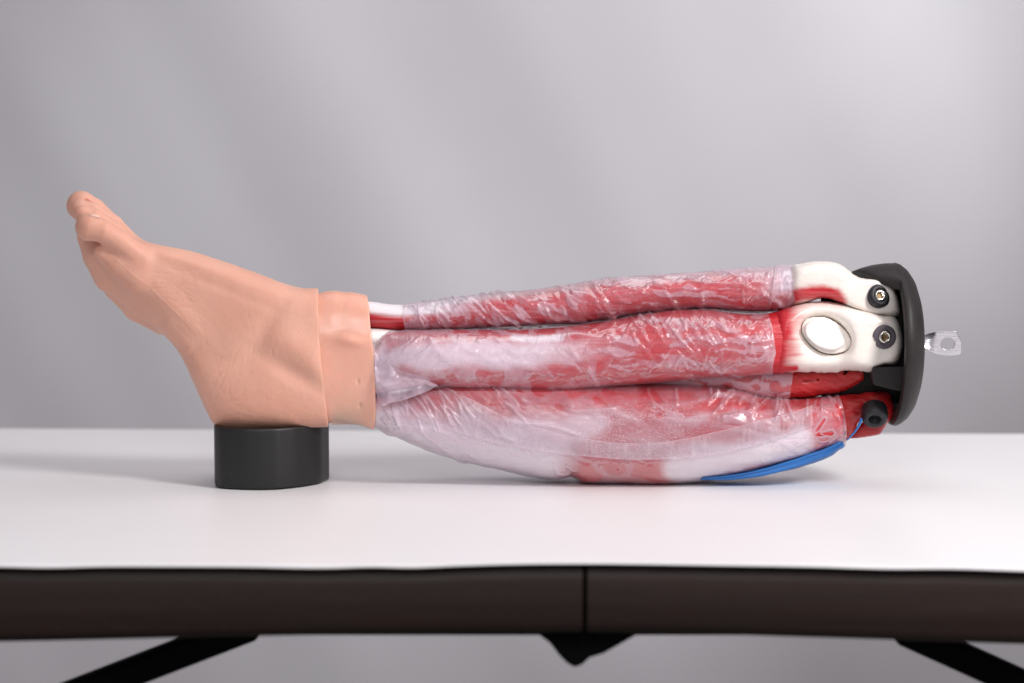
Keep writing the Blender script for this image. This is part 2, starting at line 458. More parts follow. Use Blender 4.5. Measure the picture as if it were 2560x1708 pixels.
t = NT('grey_backdrop_fabric'); wv = t.noise(900, 2)
M['backdrop'] = t.set(Base_Color=t.ramp(t.noise(1.6, 3), [(.3, (.47, .455, .48)), (.7, (.52, .515, .54))]), Roughness=.9, Normal=t.bump(wv, .0004, .3))
t = NT('floor_concrete'); M['floor'] = t.set(Base_Color=t.ramp(t.noise(6, 5), [(.3, (.10, .095, .09)), (.7, (.15, .145, .14))]), Roughness=.7)

# ------------------------------------------------------------------ setting: backdrop, floor
def build_setting():
    nx, nz = 220, 150
    x = np.linspace(-3.2, 3.2, nx)[:, None]; z = np.linspace(-.78, 2.6, nz)[None, :]
    X = x+0*z; Z = z+0*x
    a, b = rot(X, Z, -62, 1, 1)            # folds hang in from the upper left
    D = .022*fbm(a*.45+3, b*2.4, 2, 1, .4)+.003*fbm(a*.6, b*5+2, 2, 3)
    Y = 1.75+D
    V = np.stack([X, Y, Z], -1); F = grid_faces(nx, nz, False)
    o = mesh_obj('backdrop', V, F, M['backdrop']); o['kind'] = 'structure'
    v, f = box_mesh(-4, 4, -4, 3, -.80, -.72)
    o = mesh_obj('floor', v, f, M['floor'], smooth=False); o['kind'] = 'structure'
build_setting()

# ------------------------------------------------------------------ table and its white sheet
FRONT_Y = float(table_Y(1418.0))
edge_top = curve([(-1500, 1440), (0, 1421), (100, 1423), (250, 1420), (400, 1420), (600, 1421), (820, 1424), (930, 1421), (1020, 1423), (1150, 1418), (1300, 1414), (1450, 1413), (1800, 1417), (2050, 1421), (2230, 1426), (2400, 1426), (2560, 1431), (4000, 1450)])
edge_bot = curve([(-1500, 1630), (0, 1612), (700, 1597), (1450, 1589), (1700, 1592), (2100, 1603), (2560, 1618), (4000, 1650)])
back_edge = lambda px: 1069.+px*.0055
def build_table():
    tb = empty('folding_table', (0, FRONT_Y, -.72), 'dark brown folding table under the white sheet, with a seam in its rim', 'table')
    inv = tb.location
    def off(o): o.matrix_parent_inverse = tb.matrix_world.inverted(); return o
    def child(name, V, F, mat, smooth=False):
        V = np.asarray(V, float).reshape(-1, 3)-np.array(inv); return mesh_obj(name, V, F, mat, tb, smooth)
    BY = float(table_Y(1074.0))
    for xa, xb in ((-1500, 1457), (1469, 4000)):
        n = 60; px = np.linspace(xa, xb, n)
        prof = []
        top = P(px, edge_top(px)-4, FRONT_Y+.003); bot = P(px, edge_bot(px), FRONT_Y+.006)
        T, B = top[:, 2]-.0015, bot[:, 2]; X = top[:, 0]
        pr = [(.03, T-.001), (.004, T-.0005), (.0010, T-.003), (0, T-.008), (.0006, T*.5+B*.5), (0.001, B+.007), (.004, B+.002), (.010, B), (.030, B), (.032, B+.01)]
        V = np.stack([np.stack([X, np.full(n, FRONT_Y+.004+d), z], -1) for d, z in pr], 1)
        child('rim_panel', V, grid_faces(n, len(pr), False), M['table_frame'], True)
        v, f = box_mesh(X[0], X[-1], FRONT_Y+.039, BY-.012, -.030, -.0045)
        child('table_top', v, f, M['table_frame'])
    v, f = box_mesh(-.9, .9, FRONT_Y+.0345, FRONT_Y+.0385, -.046, -.0045)  # added dark strip behind the rim seam, standing in for its shade
    child('gap_backing', v, f, M['table_leg'])
    # centre hinge under the fold
    pts = [(1345, 1585), (1375, 1608), (1398, 1638), (1418, 1658), (1436, 1668), (1455, 1662), (1474, 1644), (1508, 1634), (1595, 1585)]
    p = np.array(pts, float); A = P(p[:, 0], p[:, 1], FRONT_Y+.03); B = A+[0, .03, 0]; n = len(p)
    child('hinge', np.vstack([A, B]), [list(range(n))[::-1], list(range(n, 2*n))]+[[i, (i+1) % n, n+(i+1) % n, n+i] for i in range(n)], M['table_leg'])
    def bar(name, a, b, w, d):
        a = np.array(a, float); b = np.array(b, float); u = (b-a)/np.linalg.norm(b-a)
        s = np.cross(u, [0, 1, 0]); s /= np.linalg.norm(s); t_ = np.array([0, 1., 0])
        V = [q+s*w*i+t_*d*j for q in (a, b) for i, j in ((-1, -1), (1, -1), (1, 1), (-1, 1))]
        bevel(child(name, V, [(0, 1, 2, 3), (7, 6, 5, 4), (0, 4, 5, 1), (1, 5, 6, 2), (2, 6, 7, 3), (3, 7, 4, 0)], M['table_leg']), w*.4)
    YB = FRONT_Y+.10
    a = P(640, 1560, YB); b = P(-1250, 2289, YB); wl = (a[0], a[1], a[2])
    bar('brace', a, b, .0085, .010)
    a2 = P(2245, 1570, YB); b2 = P(4100, 2410, YB)
    bar('brace', a2, b2, .0085, .010)
    for e in (b, b2):
        for yy in (YB, BY-.10):
            bar('leg', (e[0], yy, -.035), (e[0]*1.03, yy, -.718), .012, .012)
    # sheet: a thin white cover with a rolled front edge
    nx, ny = 260, 80
    X = np.linspace(-.95, .95, nx)
    pxF = 1280+X/(CAM_D+FRONT_Y)*FPX
    zF = P(pxF, edge_top(pxF)-8, FRONT_Y)[:, 2]
    pxB = 1280+X/(CAM_D+BY)*FPX
    yB = table_Y(back_edge(np.clip(pxB, -400, 3000)))
    rows = []
    drop = [(.0012, -.0016), (.0004, -.0015), (-.0002, -.0010), (0, -.0004), (.0014, 0)]
    for d, z in drop: rows.append(np.stack([X, np.full(nx, FRONT_Y+d), zF+z], -1))
    for k in range(1, ny):
        t = k/(ny-1); y = (FRONT_Y+.0014)*(1-t)+yB*t
        w = 1-sst(0, .35, t+0*X)
        z = zF*w+.0006*fbm(X*6+2, y*9+0*X, 3, 2)*sst(.0, .1, t+0*X)*0.7
        if k == ny-1: z = z-.001
        rows.append(np.stack([X, y+0*X, np.minimum(z, .0008)], -1))
    rows.append(rows[-1]+np.array([0, .0005, -.003]))
    V = np.stack(rows, 1); o = mesh_obj('table_sheet', V, grid_faces(nx, len(rows), False), M['sheet'])
    tag(o, 'smooth white sheet laid over the whole table top', 'table sheet')
build_table()

# ------------------------------------------------------------------ heel block
def build_block():
    def XY(px, Y): return ((px-1280)/FPX*(Y+CAM_D), Y)
    out = [XY(531.5, -.010), XY(533, -.017), XY(545, -.0235), XY(570, -.0275), XY(610, -.0305), XY(650, -.031), XY(690, -.0285), XY(730, -.021), XY(765, -.0115), XY(793, -.002), XY(800, .0015), XY(819.5, .022), XY(820, .03), XY(800, .044), XY(740, .056), XY(660, .060), XY(600, .056), XY(556, .043), XY(535, .022), XY(530.5, .003)]
    p = np.array(out)
    # smooth closed curve
    n = 160; q = np.vstack([p, p[:1]]); s = np.concatenate([[0], np.cumsum(np.linalg.norm(np.diff(q, axis=0), axis=1))]); u = np.linspace(0, s[-1], n, endpoint=False)
    o2 = np.stack([np.interp(u, s, q[:, k]) for k in (0, 1)], -1)
    for _ in range(2): o2 = (np.roll(o2, 1, 0)+2*o2+np.roll(o2, -1, 0))/4
    c = o2.mean(0); rings = []
    for sc, z in ((.0, .0004), (.97, .0004), (.993, .0006), (1, .0018), (1, .020), (1, .0410), (.996, .0424), (.985, .0431), (.93, .0431), (.90, .0415), (.70, .036), (.35, .033), (.0, .032)):
        dip = -.0000*z
        rings.append(np.concatenate([c+(o2-c)*max(sc, .001), np.full((n, 1), z+.0006)], 1))
    V = np.array(rings); loc = np.array([c[0], c[1], 0]); V = V-loc
    o = mesh_obj('heel_block', V, grid_faces(len(rings), n, True), M['block']); o.location = loc
    tag(o, 'short black plastic block propping up the heel of the leg model', 'support block')
build_block()

# ------------------------------------------------------------------ the leg model
LEG = empty('anatomical_leg_model', (0, 0, 0), 'anatomical lower leg model with skin coloured foot and film wrapped red muscles', 'leg model')

# ---- foot
def build_foot():
    h = 2.8
    body = [(222, 640), (232, 606), (258, 590), (300, 592), (345, 600), (388, 611), (477, 627), (566, 656), (656, 688), (700, 706), (745, 720), (796, 722), (900, 722),
            (900, 1068), (821, 1066), (700, 1078), (611, 1077), (560, 1073), (533, 1062), (510, 1015), (486, 962), (461, 904), (441, 871), (401, 829), (360, 800), (310, 765), (265, 722), (238, 682)]
    capf = lambda X, Y: 98+6*sst(740,800,X)+22*sst(480, 750, X)-10*np.exp(-((X-440)**2+(Y-740)**2)/120**2)+8*np.exp(-((X-300)**2+(Y-650)**2)/90**2)
    x, y, X, Yg, s = inflated(body, (), capf, h, 2.2, 230, 1.0, (150, 912, 462, 1090))
    z = np.arange(-150, 150, h)
    gx, gy = np.gradient(s, h); Z = z[None, None, :]
    # relief of the outer side: ankle bone, tendon hollows, heel pad
    def g(cx, cy, rx, ry, deg, a):
        u, v = rot(X-cx, Yg-cy, deg, rx, ry); return a*np.exp(-(u*u+v*v))
    rel = (g(735, 862, 78, 40, 20, 11)+g(790, 920, 60, 30, 35, 8)-g(735, 935, 95, 22, 30, 9)-g(655, 840, 26, 75, 28, 7)-g(700, 760, 20, 60, 38, 3)
           +g(600, 985, 95, 70, 40, 5)-g(520, 860, 60, 36, 40, 5)+g(360, 680, 120, 26, 46, 4)-g(318, 722, 105, 19, 45, 13)+g(275, 725, 70, 14, 48, 3)+g(470, 800, 90, 20, 45, 4)-g(560, 905, 60, 18, -15, 3)
           +g(560, 690, 160, 12, 20, 2.5)-g(540, 715, 160, 10, 22, 2.0)+g(440, 645, 120, 9, 16, 2.5)-g(800, 800, 60, 120, 0, 2))
    G = (Z**2-s[..., None])/np.sqrt(4*Z**2+(gx**2+gy**2)[..., None]+80)
    G = G-np.where(Z < 0, np.clip(-Z/40, 0, 1), 0)*rel[..., None]
    X3 = X[..., None]; Y3 = Yg[..., None]
    sl_ = ((X-249)*-.696+(Yg-596)*.718)[..., None]; al_ = ((X-249)*.718+(Yg-596)*.696)[..., None]     # the sole turns away beyond the mould seam
    G = -smin(-G, -((-92+1.15*sl_-260*sst(250, 390, al_)-Z)/1.52), 9)
    def cone(a, b, ra, rb, zs=1.0):
        a = np.array(a, float); b = np.array(b, float); d = b-a; d[2] *= 1
        px, py, pz = X3-a[0], Y3-a[1], (Z-a[2])
        t = np.clip((px*d[0]+py*d[1]+pz*d[2])/(d@d), 0, 1)
        return np.sqrt((px-t*d[0])**2+(py-t*d[1])**2+(pz-t*d[2])**2)-(ra+(rb-ra)*t)
    def chain(pts):
        f = None
        for i in range(len(pts)-1):
            c_ = cone(pts[i][:3], pts[i+1][:3], pts[i][3], pts[i+1][3]); f = c_ if f is None else smin(f, c_, 6)
        return f
    # grid must reach the toes: extend
    toe = [
        [(203, 514, 66, 37), (232, 530, 70, 34), (275, 574, 70, 37), (330, 650, 60, 48)],
        [(201, 523, 14, 25), (232, 530, 14, 23), (282, 566, 20, 27), (340, 640, 20, 38)],
        [(206, 536, -18, 23), (238, 545, -18, 22), (290, 582, -10, 26), (330, 640, -8, 38)],
        [(214, 553, -45, 22), (245, 566, -45, 21), (292, 600, -36, 26), (330, 645, -30, 34)],
        [(223, 568, -80, 35.5), (256, 578, -82, 28), (300, 606, -64, 28), (350, 650, -40, 36)]]
    T = None
    for q in toe:
        c_ = chain(q); T = c_ if T is None else smin(T, c_, 2.5)
    pads = chain([(222, 592, 15, 30), (246, 640, 18, 38), (275, 690, 22, 42)])
    T = smin(T, chain([(256, 632, -50, 22), (296, 660, -40, 34), (345, 700, -38, 40)]), 16)
    T = smin(T, pads, 4)
    ball = chain([(272, 650, 62, 40), (303, 708, 64, 47), (350, 762, 58, 44), (405, 805, 45, 32)])
    G = smin(G, T, 16)
    G = smin(G, ball, 10)
    groove = smin(cone((216, 615, -98), (248, 602, -98), 6.5, 2), cone((200, 607, -70), (216, 615, -98), 6, 6.5), 3)             # slit under the little toe
    G = -smin(-G, groove, 5)
    for a_, b_ in (((215, 505, 38), (285, 552, 46)), ((236, 540, -60), (300, 585, -52)), ((205, 610, -66), (232, 615, -84))):
        G = -smin(-G, cone(a_, b_, 6, 3), 7)
    ex = curve([(700, 796), (722, 796), (842, 799), (967, 810), (1063, 821), (1100, 824)])
    G = np.maximum(G, X3-ex(Yg)[..., None]-.8*NO[0](Yg/9, Yg/31)[..., None])
    V, Q = surface_nets(G.astype(np.float32), (x[0], y[0], z[0]), h)
    lab = np.arange(len(V))                                            # keep the one connected body
    for _ in range(400):
        m = lab[Q].min(1); new = lab.copy()
        for k in range(4): np.minimum.at(new, Q[:, k], m)
        new = np.minimum(new, new[new])
        if (new == lab).all(): break
        lab = new
    big = np.bincount(lab).argmax(); keep = lab == big
    ren = np.cumsum(keep)-1; Q = ren[Q[keep[Q[:, 0]]]]; V = V[keep]
    V = relax(V, Q, 3, .5)
    W = P(V[:, 0], V[:, 1], V[:, 2]*S); N = quad_normals(W, Q)
    fr = np.clip(-N[:, 1]*1.6, 0, 1)
    a, b = V[:, 0], V[:, 1]
    cr = (gen(3, (370, 660, 480, 770), 22, 12, 16, (30, 80), (2.2, 3.2), (-.00022, -.0001))
          + gen(4, (470, 880, 620, 1010), 30, -42, 30, (25, 75), (2.2, 3.4), (-.00028, -.0001))
          + gen(5, (620, 780, 720, 900), 22, 95, 14, (30, 80), (2.2, 3), (-.00015, -.00006))
          + gen(6, (520, 1000, 640, 1050), 10, 20, 16, (30, 70), (2.2, 3.2), (-.00012, -.00006))
          + gen(7, (280, 640, 360, 680), 10, -40, 24, (14, 34), (2.2, 3), (-.0002, -.0001))
          + gen(8, (440, 740, 520, 900), 16, 60, 24, (20, 60), (2.2, 3.2), (-.0002, -.0001))
          + gen(9, (700, 730, 790, 860), 10, -50, 10, (40, 90), (2.4, 3.4), (-.00012, -.00006)))
    seam = [([(249, 596), (256, 620), (290, 648), (335, 690), (374, 717), (400, 745), (432, 775), (470, 812), (499, 851)], 2.6, .00035)]
    heelf = [([(470, 905), (480, 880), (505, 865)], 6, -.0006), ([(455, 880), (470, 866)], 5, -.0005), ([(225, 531), (238, 536), (252, 533)], 2.5, -.0003)]
    d = ridges(a, b, cr)+ridges(a, b, seam)+ridges(a, b, heelf)
    d = d*.8+.00008*fbm(a/18, b/18, 2, 4)
    # little crumbs of cured silicone
    W = W+N*(d*fr)[:, None]
    return mesh_obj('foot', W, Q, M['skin'], LEG)
foot = build_foot()
def blob(name, px, py, Y, rx, ry, rd, mat, parent, deg=0, n=24, e=2.0, yaw=0):
    """small rounded pebble; radii in photo units (depth too)"""
    u = np.linspace(0, np.pi, n)[:, None]; v = (np.arange(n*2)/(n*2)*2*np.pi)[None, :]
    f = lambda q: np.sign(q)*np.abs(q)**(2/e)
    a = rx*f(np.sin(u))*f(np.cos(v)); b = ry*f(np.sin(u))*f(np.sin(v)); c_ = -rd*f(np.cos(u))+0*v
    A, B = rot(a, b, -deg)
    c_ = c_+A*math.tan(math.radians(yaw))
    V = P(px+A, py+B, Y+c_*S)
    return mesh_obj(name, V, grid_faces(n, n*2, True), mat, parent)
blob('toenail', 236, 541, -98*S, 14, 6, 5, M['nail'], foot, 8, yaw=10)

# ---- ankle cuff (thick open sleeve)
cuff_end = curve([(690, 914), (738, 915), (748, 917), (819, 923), (886, 931), (998, 935), (1060, 934), (1080, 931)])
cuffL = Limb(770, cuff_end, [(770, 740), (799, 733), (815, 729), (834, 727), (858, 729), (879, 730), (900, 734), (940, 742)],
             [(770, 1052), (821, 1058), (857, 1060), (890, 1063), (906, 1066), (920, 1071), (940, 1077)], -.0005, .0243, 2.5)
def build_cuff():
    nu, nv = 110, 260
    px, py, Y = cuffL.grid(nu, nv, grow=0)
    V = P(px, py, Y); N = grid_normals(V, True)
    if (N[:, :, 1]*(Y-cuffL.yc(px))).sum() < 0: N = -N
    bump = .00025*fbm(px/55, py/55, 3, 2)
    u, v = rot(px-880, py-852, 8, 38, 14)
    bump = bump+.0030*np.exp(-(u*u+v*v))+.0008*np.exp(-((py-846)/26)**2)*1
    for cx, cy in ((895, 955), (900, 1015)):
        r = np.hypot(px-cx, (py-cy)*.8); sc = 1 if cx != 905 else .6
        bump = bump-sc*.0011*np.exp(-(r/4.2)**2)*(Y < 0)
    bump = bump-.0009*sst(927, 936, px)*0
    V = V+N*bump[..., None]
    outer = list(V)
    last = outer[-1]; cen = last.mean(0)
    Nl = N[-1]
    rings = outer+[last+[.0007, 0, 0]-Nl*.0005, last+[.0009, 0, 0]-Nl*.0016, last+[.0004, 0, 0]-Nl*.0030, last-[.0015, 0, 0]-Nl*.0036, last-[.03, 0, 0]-Nl*.0036]
    R = np.array(rings)
    return mesh_obj('ankle_cuff', R, grid_faces(len(rings), nv, True), M['cuff'], LEG)
cuff = build_cuff()

# ---- muscles
def lam(pts):
    f = curve(pts); return lambda x: f(x)
A_top = [(890, 752), (918, 754), (1010, 762), (1060, 757), (1110, 751), (1213, 738), (1301, 730), (1416, 715), (1515, 699), (1630, 690), (1744, 683), (1821, 676), (1928, 669), (1997, 663), (2040, 656)]
A_bot = [(890, 815), (922, 820), (1014, 827), (1110, 825), (1186, 821), (1278, 818), (1358, 813), (1438, 810), (1553, 793), (1668, 776), (1744, 773), (1920, 778), (1995, 768), (2040, 752)]
shinL = Limb(890, 1994, A_top, A_bot, lam([(890, .004), (1400, .004), (2040, .004)]), lam([(890, .013), (1010, .017), (1300, .024), (1700, .029), (2040, .026)]), 2.2)
B_top = [(900, 850), (937, 852), (957, 836), (1006, 829), (1071, 827), (1186, 825), (1263, 825), (1416, 816), (1496, 806), (1591, 790), (1668, 778), (1744, 775), (1920, 783), (1990, 768)]
B_bot = [(900, 985), (940, 985), (1000, 972), (1094, 966), (1148, 971), (1224, 973), (1330, 978), (1400, 979), (1470, 972), (1553, 965), (1630, 958), (1744, 948), (1821, 944), (1936, 937), (2000, 932)]
sideL = Limb(915, 1960, B_top, B_bot, -.006, lam([(900, .016), (940, .018), (1000, .025), (1300, .030), (1700, .035), (1850, .0345), (1925, .0315), (1960, .0275), (2000, .026)]), 2.35)
C_top = [(900, 980), (950, 985), (1000, 985), (1071, 960), (1200, 945), (1400, 940), (1572, 950), (1650, 953), (1706, 955), (1783, 960), (1859, 973), (1909, 990), (1974, 996), (2060, 992), (2130, 985)]
C_bot = [(900, 1045), (937, 1063), (976, 1084), (1033, 1109), (1090, 1132), (1148, 1149), (1209, 1164), (1266, 1176), (1320, 1188), (1377, 1197), (1405, 1196), (1428, 1190), (1454, 1203), (1530, 1207), (1668, 1210), (1783, 1198), (1886, 1180), (1957, 1162), (2014, 1146), (2064, 1129), (2100, 1118), (2130, 1105)]
calfL = Limb(915, 2098, C_top, C_bot, lam([(900, .000), (1100, .004), (1500, .008), (2130, .004)]), lam([(900, .016), (940, .018), (1000, .026), (1200, .036), (1500, .043), (1850, .041), (2060, .033), (2130, .029)]), 2.2)

def white_A(px, py, Y):
    t, b = shinL.top(px), shinL.bot(px); v = (py-t)/(b-t)
    w = (1-sst(.30, .62, v))*(1-sst(1060, 1250, px))+.55*(1-sst(.05, .22, v))
    w = np.maximum(w, (1-sst(.45, .72, v))*sst(1880, 1990, px))
    w = np.maximum(w, sst(1950, 2010, px)*sst(.82, .95, v))
    return np.clip(w+.12*fbm(px/120, py/12, 2, 3), 0, 1)
def band(px, py, pts, hw, soft):
    d, _ = dist_line(px, py, pts); return 1-sst(hw, hw+soft, d)
def white_B(px, py, Y):
    px2, py2 = px, py+10*fbm(px/90, py/90, 2, 1)
    w = band(px2, py2, [(930, 905), (1000, 893), (1071, 890), (1200, 888), (1330, 893), (1420, 880), (1520, 862)], 14, 30)*.85
    w = w*(1-.8*sst(1330, 1500, px+.8*(py2-885)))
    w = np.maximum(w, .9*band(px, py, [(925, 870), (960, 930), (950, 975)], 18, 35))
    w = np.maximum(w, .9*band(px, py, [(1285, 845), (1335, 852), (1400, 846)], 4, 12))
    w = np.maximum(w, sst(1955, 1992, px+7*fbm(px/20, py/5, 2, 5)))
    return np.clip(w, 0, 1)
def white_C(px, py, Y):
    q = py+14*fbm(px/110, py/70, 3, 2)
    low = sst(-25, 35, q-(1032+.13*(px-1050)+.00006*(px-1050)**2))*(1-sst(1390, 1490, px+.35*(py-1100)))
    mid = .75*band(px, q, [(1300, 1085), (1400, 1082), (1490, 1062)], 14, 42)
    lo2 = band(px, q, [(1700, 1172), (1800, 1150), (1900, 1128), (1990, 1105)], 22, 40)
    left = 1-sst(985, 1080, px+.5*(q-1000)*0)
    lowr = 0
    w = np.maximum.reduce([low, mid, lo2, .9*left*sst(985, 1030, q)])
    return np.clip(w, 0, 1)
fib = lambda px, py, Y, N: .00035*fbm(px/160, py/7, 3, 6)
shin = limb_obj('shin_muscle', shinL, 420, 120, M['muscle'], LEG, fib, {'white': white_A})
side = limb_obj('side_muscle', sideL, 400, 140, M['muscle'], LEG, fib, {'white': white_B})
def calf_fib(px, py, Y, N):
    return fib(px, py, Y, N)
calf = limb_obj('calf_muscle', calfL, 440, 160, M['muscle'], LEG, calf_fib, {'white': white_C})

# ---- film: folds and clinging patches
SL1 = [(2059, 1046), (2063, 1047), (2062, 1054), (2047, 1075), (2040, 1080), (2035, 1078), (2042, 1069)]
SL2 = [(2053, 1083), (2064, 1079), (2080, 1076), (2085, 1081), (2079, 1090), (2070, 1088)]
SL3 = [(2042, 1096), (2054, 1096), (2071, 1091), (2075, 1094), (2063, 1101), (2050, 1103)]
LA = (gen(15, (1060, 740, 1950, 790), 16, 30, 30, (90, 200), (5, 9), (.0006, .0016))+gen(11, (1040, 740, 1360, 815), 46, 38, 12, (30, 80), (2.4, 4.5), (.0003, .0011))
      + [([(1175, 752), (1215, 762), (1255, 785), (1283, 806)], 3.2, .0016), ([(1218, 748), (1262, 765), (1300, 790), (1318, 803)], 3.2, .0016), ([(1150, 755), (1185, 775), (1215, 800)], 3, .0014),
         ([(1092, 765), (1090, 790), (1102, 815)], 3, .0014), ([(1046, 762), (1050, 795), (1070, 824)], 2.6, .0014), ([(1290, 748), (1330, 765), (1352, 790)], 4, .0013), ([(1360, 765), (1380, 790), (1420, 797)], 4, .0014)]
      + gen(12, (1360, 700, 1560, 800), 34, 35, 25, (18, 55), (2.4, 4.5), (.0003, .0011))
      + gen(13, (1500, 690, 1900, 740), 40, -14, 16, (30, 100), (2.4, 4.2), (.0003, .0009))
      + gen(14, (1840, 680, 1985, 770), 30, -55, 30, (25, 70), (2.5, 5), (.0004, .0014))
      + [([(1500, 740), (1545, 712), (1600, 700)], 3, .0014), ([(1700, 703), (1760, 712), (1850, 712), (1880, 730)], 3, .0013), ([(1942, 668), (1935, 700), (1928, 740), (1920, 775)], 4, .0022), ([(1800, 680), (1840, 695), (1872, 690)], 3.5, .0015)])
LB0 = (gen(27, (980, 840, 1900, 940), 20, 12, 18, (90, 240), (5, 10), (.0006, .0016))+gen(21, (1590, 790, 1800, 930), 34, 52, 9, (50, 130), (2.2, 4), (.0004, .0012))
      + gen(22, (1500, 790, 1920, 930), 50, -48, 16, (25, 90), (2.2, 4.2), (.0003, .0010))
      + gen(23, (1480, 800, 1600, 870), 24, -25, 25, (20, 50), (3, 5.5), (.0004, .0012))
      + gen(24, (1780, 780, 1930, 940), 26, 70, 30, (20, 80), (2.5, 5), (.0003, .0010))
      + gen(25, (1350, 860, 1560, 960), 26, 28, 9, (30, 90), (2.2, 3.6), (.0002, .0007))
      + gen(26, (945, 850, 1060, 900), 14, -35, 12, (40, 100), (2.4, 4), (.0003, .0010))
      + [([(1010, 940), (1060, 950), (1090, 964), (1130, 970)], 3.5, .0016), ([(960, 880), (1000, 872), (1035, 850)], 3, .0012), ([(1610, 955), (1625, 920), (1660, 890), (1690, 860)], 4, .0014),
         ([(1812, 935), (1805, 900), (1800, 870), (1815, 830)], 4, .0014), ([(1190, 850), (1200, 858), (1215, 852)], 5, .0016), ([(1660, 800), (1700, 850), (1745, 900)], 3.2, .0016), ([(1700, 825), (1740, 870), (1765, 905)], 3.2, .0014),
         ([(1770, 790), (1815, 830), (1860, 850)], 3, .0012), ([(1900, 880), (1925, 865), (1935, 880)], 5, .0014)])
LB = [(p_, w_*1.15, a_*.75) for p_, w_, a_ in LB0]
LC = (gen(37, (1000, 1000, 2050, 1120), 16, 14, 16, (120, 280), (5, 11), (.0005, .0013))+gen(31, (960, 990, 1180, 1060), 42, 55, 10, (35, 110), (2.2, 4), (.0004, .0013))
      + gen(32, (1060, 975, 1300, 1030), 26, 38, 12, (40, 110), (2.4, 4.5), (.0003, .0012))
      + gen(33, (1770, 980, 1960, 1050), 30, -50, 30, (20, 60), (3, 5), (.0005, .0015))
      + gen(34, (1930, 990, 2095, 1040), 20, 70, 22, (18, 55), (2.6, 4.6), (.0003, .0010))
      + gen(35, (2000, 1080, 2110, 1140), 22, -28, 6, (30, 90), (2.2, 3.4), (.0002, .0007))
      + gen(36, (940, 1020, 1250, 1150), 22, 35, 14, (50, 140), (2.5, 4), (.0001, .0005))
      + [([(1400, 1022), (1440, 1030), (1500, 1028), (1560, 1018)], 3.4, .0016), ([(1770, 1042), (1800, 1045), (1830, 1040), (1850, 1036)], 3, .0016), ([(1775, 1040), (1800, 1020), (1830, 990)], 3, .0015),
         ([(1625, 965), (1620, 985), (1635, 1010), (1660, 1030), (1720, 1040)], 4, .0010), ([(1690, 965), (1692, 1000), (1690, 1030)], 4, .0008), ([(1380, 1150), (1395, 1180), (1415, 1182), (1432, 1175)], 5, .0016), ([(1410, 1160), (1425, 1168), (1450, 1176)], 4, .0014),
         ([(1790, 975), (1796, 990), (1812, 992), (1830, 978)], 4, .0018), ([(1550, 1150), (1552, 1170), (1535, 1185)], 3.5, .0009)])
def mk_disp(lines, base, amp, px_s, py_s, deg, k, rough=.00012):
    def f(px, py, Y, N):
        m = (Y < 9)
        r = np.zeros(px.shape)
        fr = N[..., 1] < .45
        r[fr] = ridges(px[fr], py[fr], lines)
        a, b = rot(px, py+Y/S*.6, deg, px_s, py_s)
        n = fbm(a, b, 4, k); rdg = (1-np.abs(fbm(a*1.3, b*1.3, 3, k+1)))**3
        return base+np.maximum(amp*(n*.5+.35)+rough*rdg+r, -base*.6)
    return f
def patch(px, py, deg, sx, sy, k, thr, soft=.07):
    wx, wy = px+12*fbm(px/50, py/40, 2, k+2), py+6*fbm(px/40, py/32, 2, k+3)
    a, b = rot(wx, wy, deg, sx*1.35, sy*1.35)
    return sst(thr-soft, thr+soft, fbm(a, b, 3, k, .42))
def edge_line(px, py, pts, w=2.5):  # film edge highlight, painted as a whitish line of extra milk
    d, _ = dist_line(px, py, pts); return np.exp(-(d/w)**2)
filmA_end = curve([(600, 2002), (660, 1998), (700, 1996), (744, 1989), (790, 1984)])
filmA_start = curve([(700, 1007), (765, 1007), (800, 1009), (830, 1014), (900, 1018)])
def milk_A(px, py, Y):
    t, b = shinL.top(px), shinL.bot(px); v = (py-t)/(b-t)
    clear1 = patch(px, py, 35, 34, 13, 0, .22)*sst(1120, 1230, px)*(1-sst(1480, 1600, px))
    clear2 = patch(px, py, 0, 65, 9, 2, -.32)*sst(1400, 1500, px)*(1-sst(1850, 1950, px))*sst(.22, .38, v)*(1-sst(.80, .9, v))
    clear3 = patch(px, py, 10, 60, 9, 4, .15)*sst(1250, 1400, px)*(1-sst(1880, 1960, px))*(1-sst(.8, .95, v))
    clear0 = patch(px, py, 50, 16, 9, 5, .35)*(1-sst(1200, 1300, px))
    c = np.maximum.reduce([clear1, clear2, clear3, clear0])
    m = .78+.18*fbm(px/60, py/40, 3, 1)-c*.72
    m = m+.3*edge_line(px, py, [(1007, 760), (1009, 800), (1014, 830)])+.3*edge_line(px, py, [(1997, 660), (1989, 744), (1986, 775)])
    m = m+.2*np.clip(ridges(px, py, LA)/.0012, 0, 1)
    m = np.where(Y > .01, .75, m)
    return np.clip(m, 0, 1.2)
zero = lambda px, py, Y: np.zeros(px.shape)
fA = limb_obj('plastic_film', shinL, 560, 190, M['film'], shin, mk_disp(LA, .0006, .0007, 26, 13, 35, 1), {'milk': milk_A, 'frost': lambda px, py, Y: .25+0*px}, 0, filmA_start, filmA_end, False)
filmB_end = curve([(700, 1918), (785, 1921), (820, 1930), (850, 1932), (880, 1937), (900, 1933), (935, 1931), (990, 1931)])
filmB_start = curve([(700, 940), (860, 940), (900, 936), (960, 937), (1020, 941)])
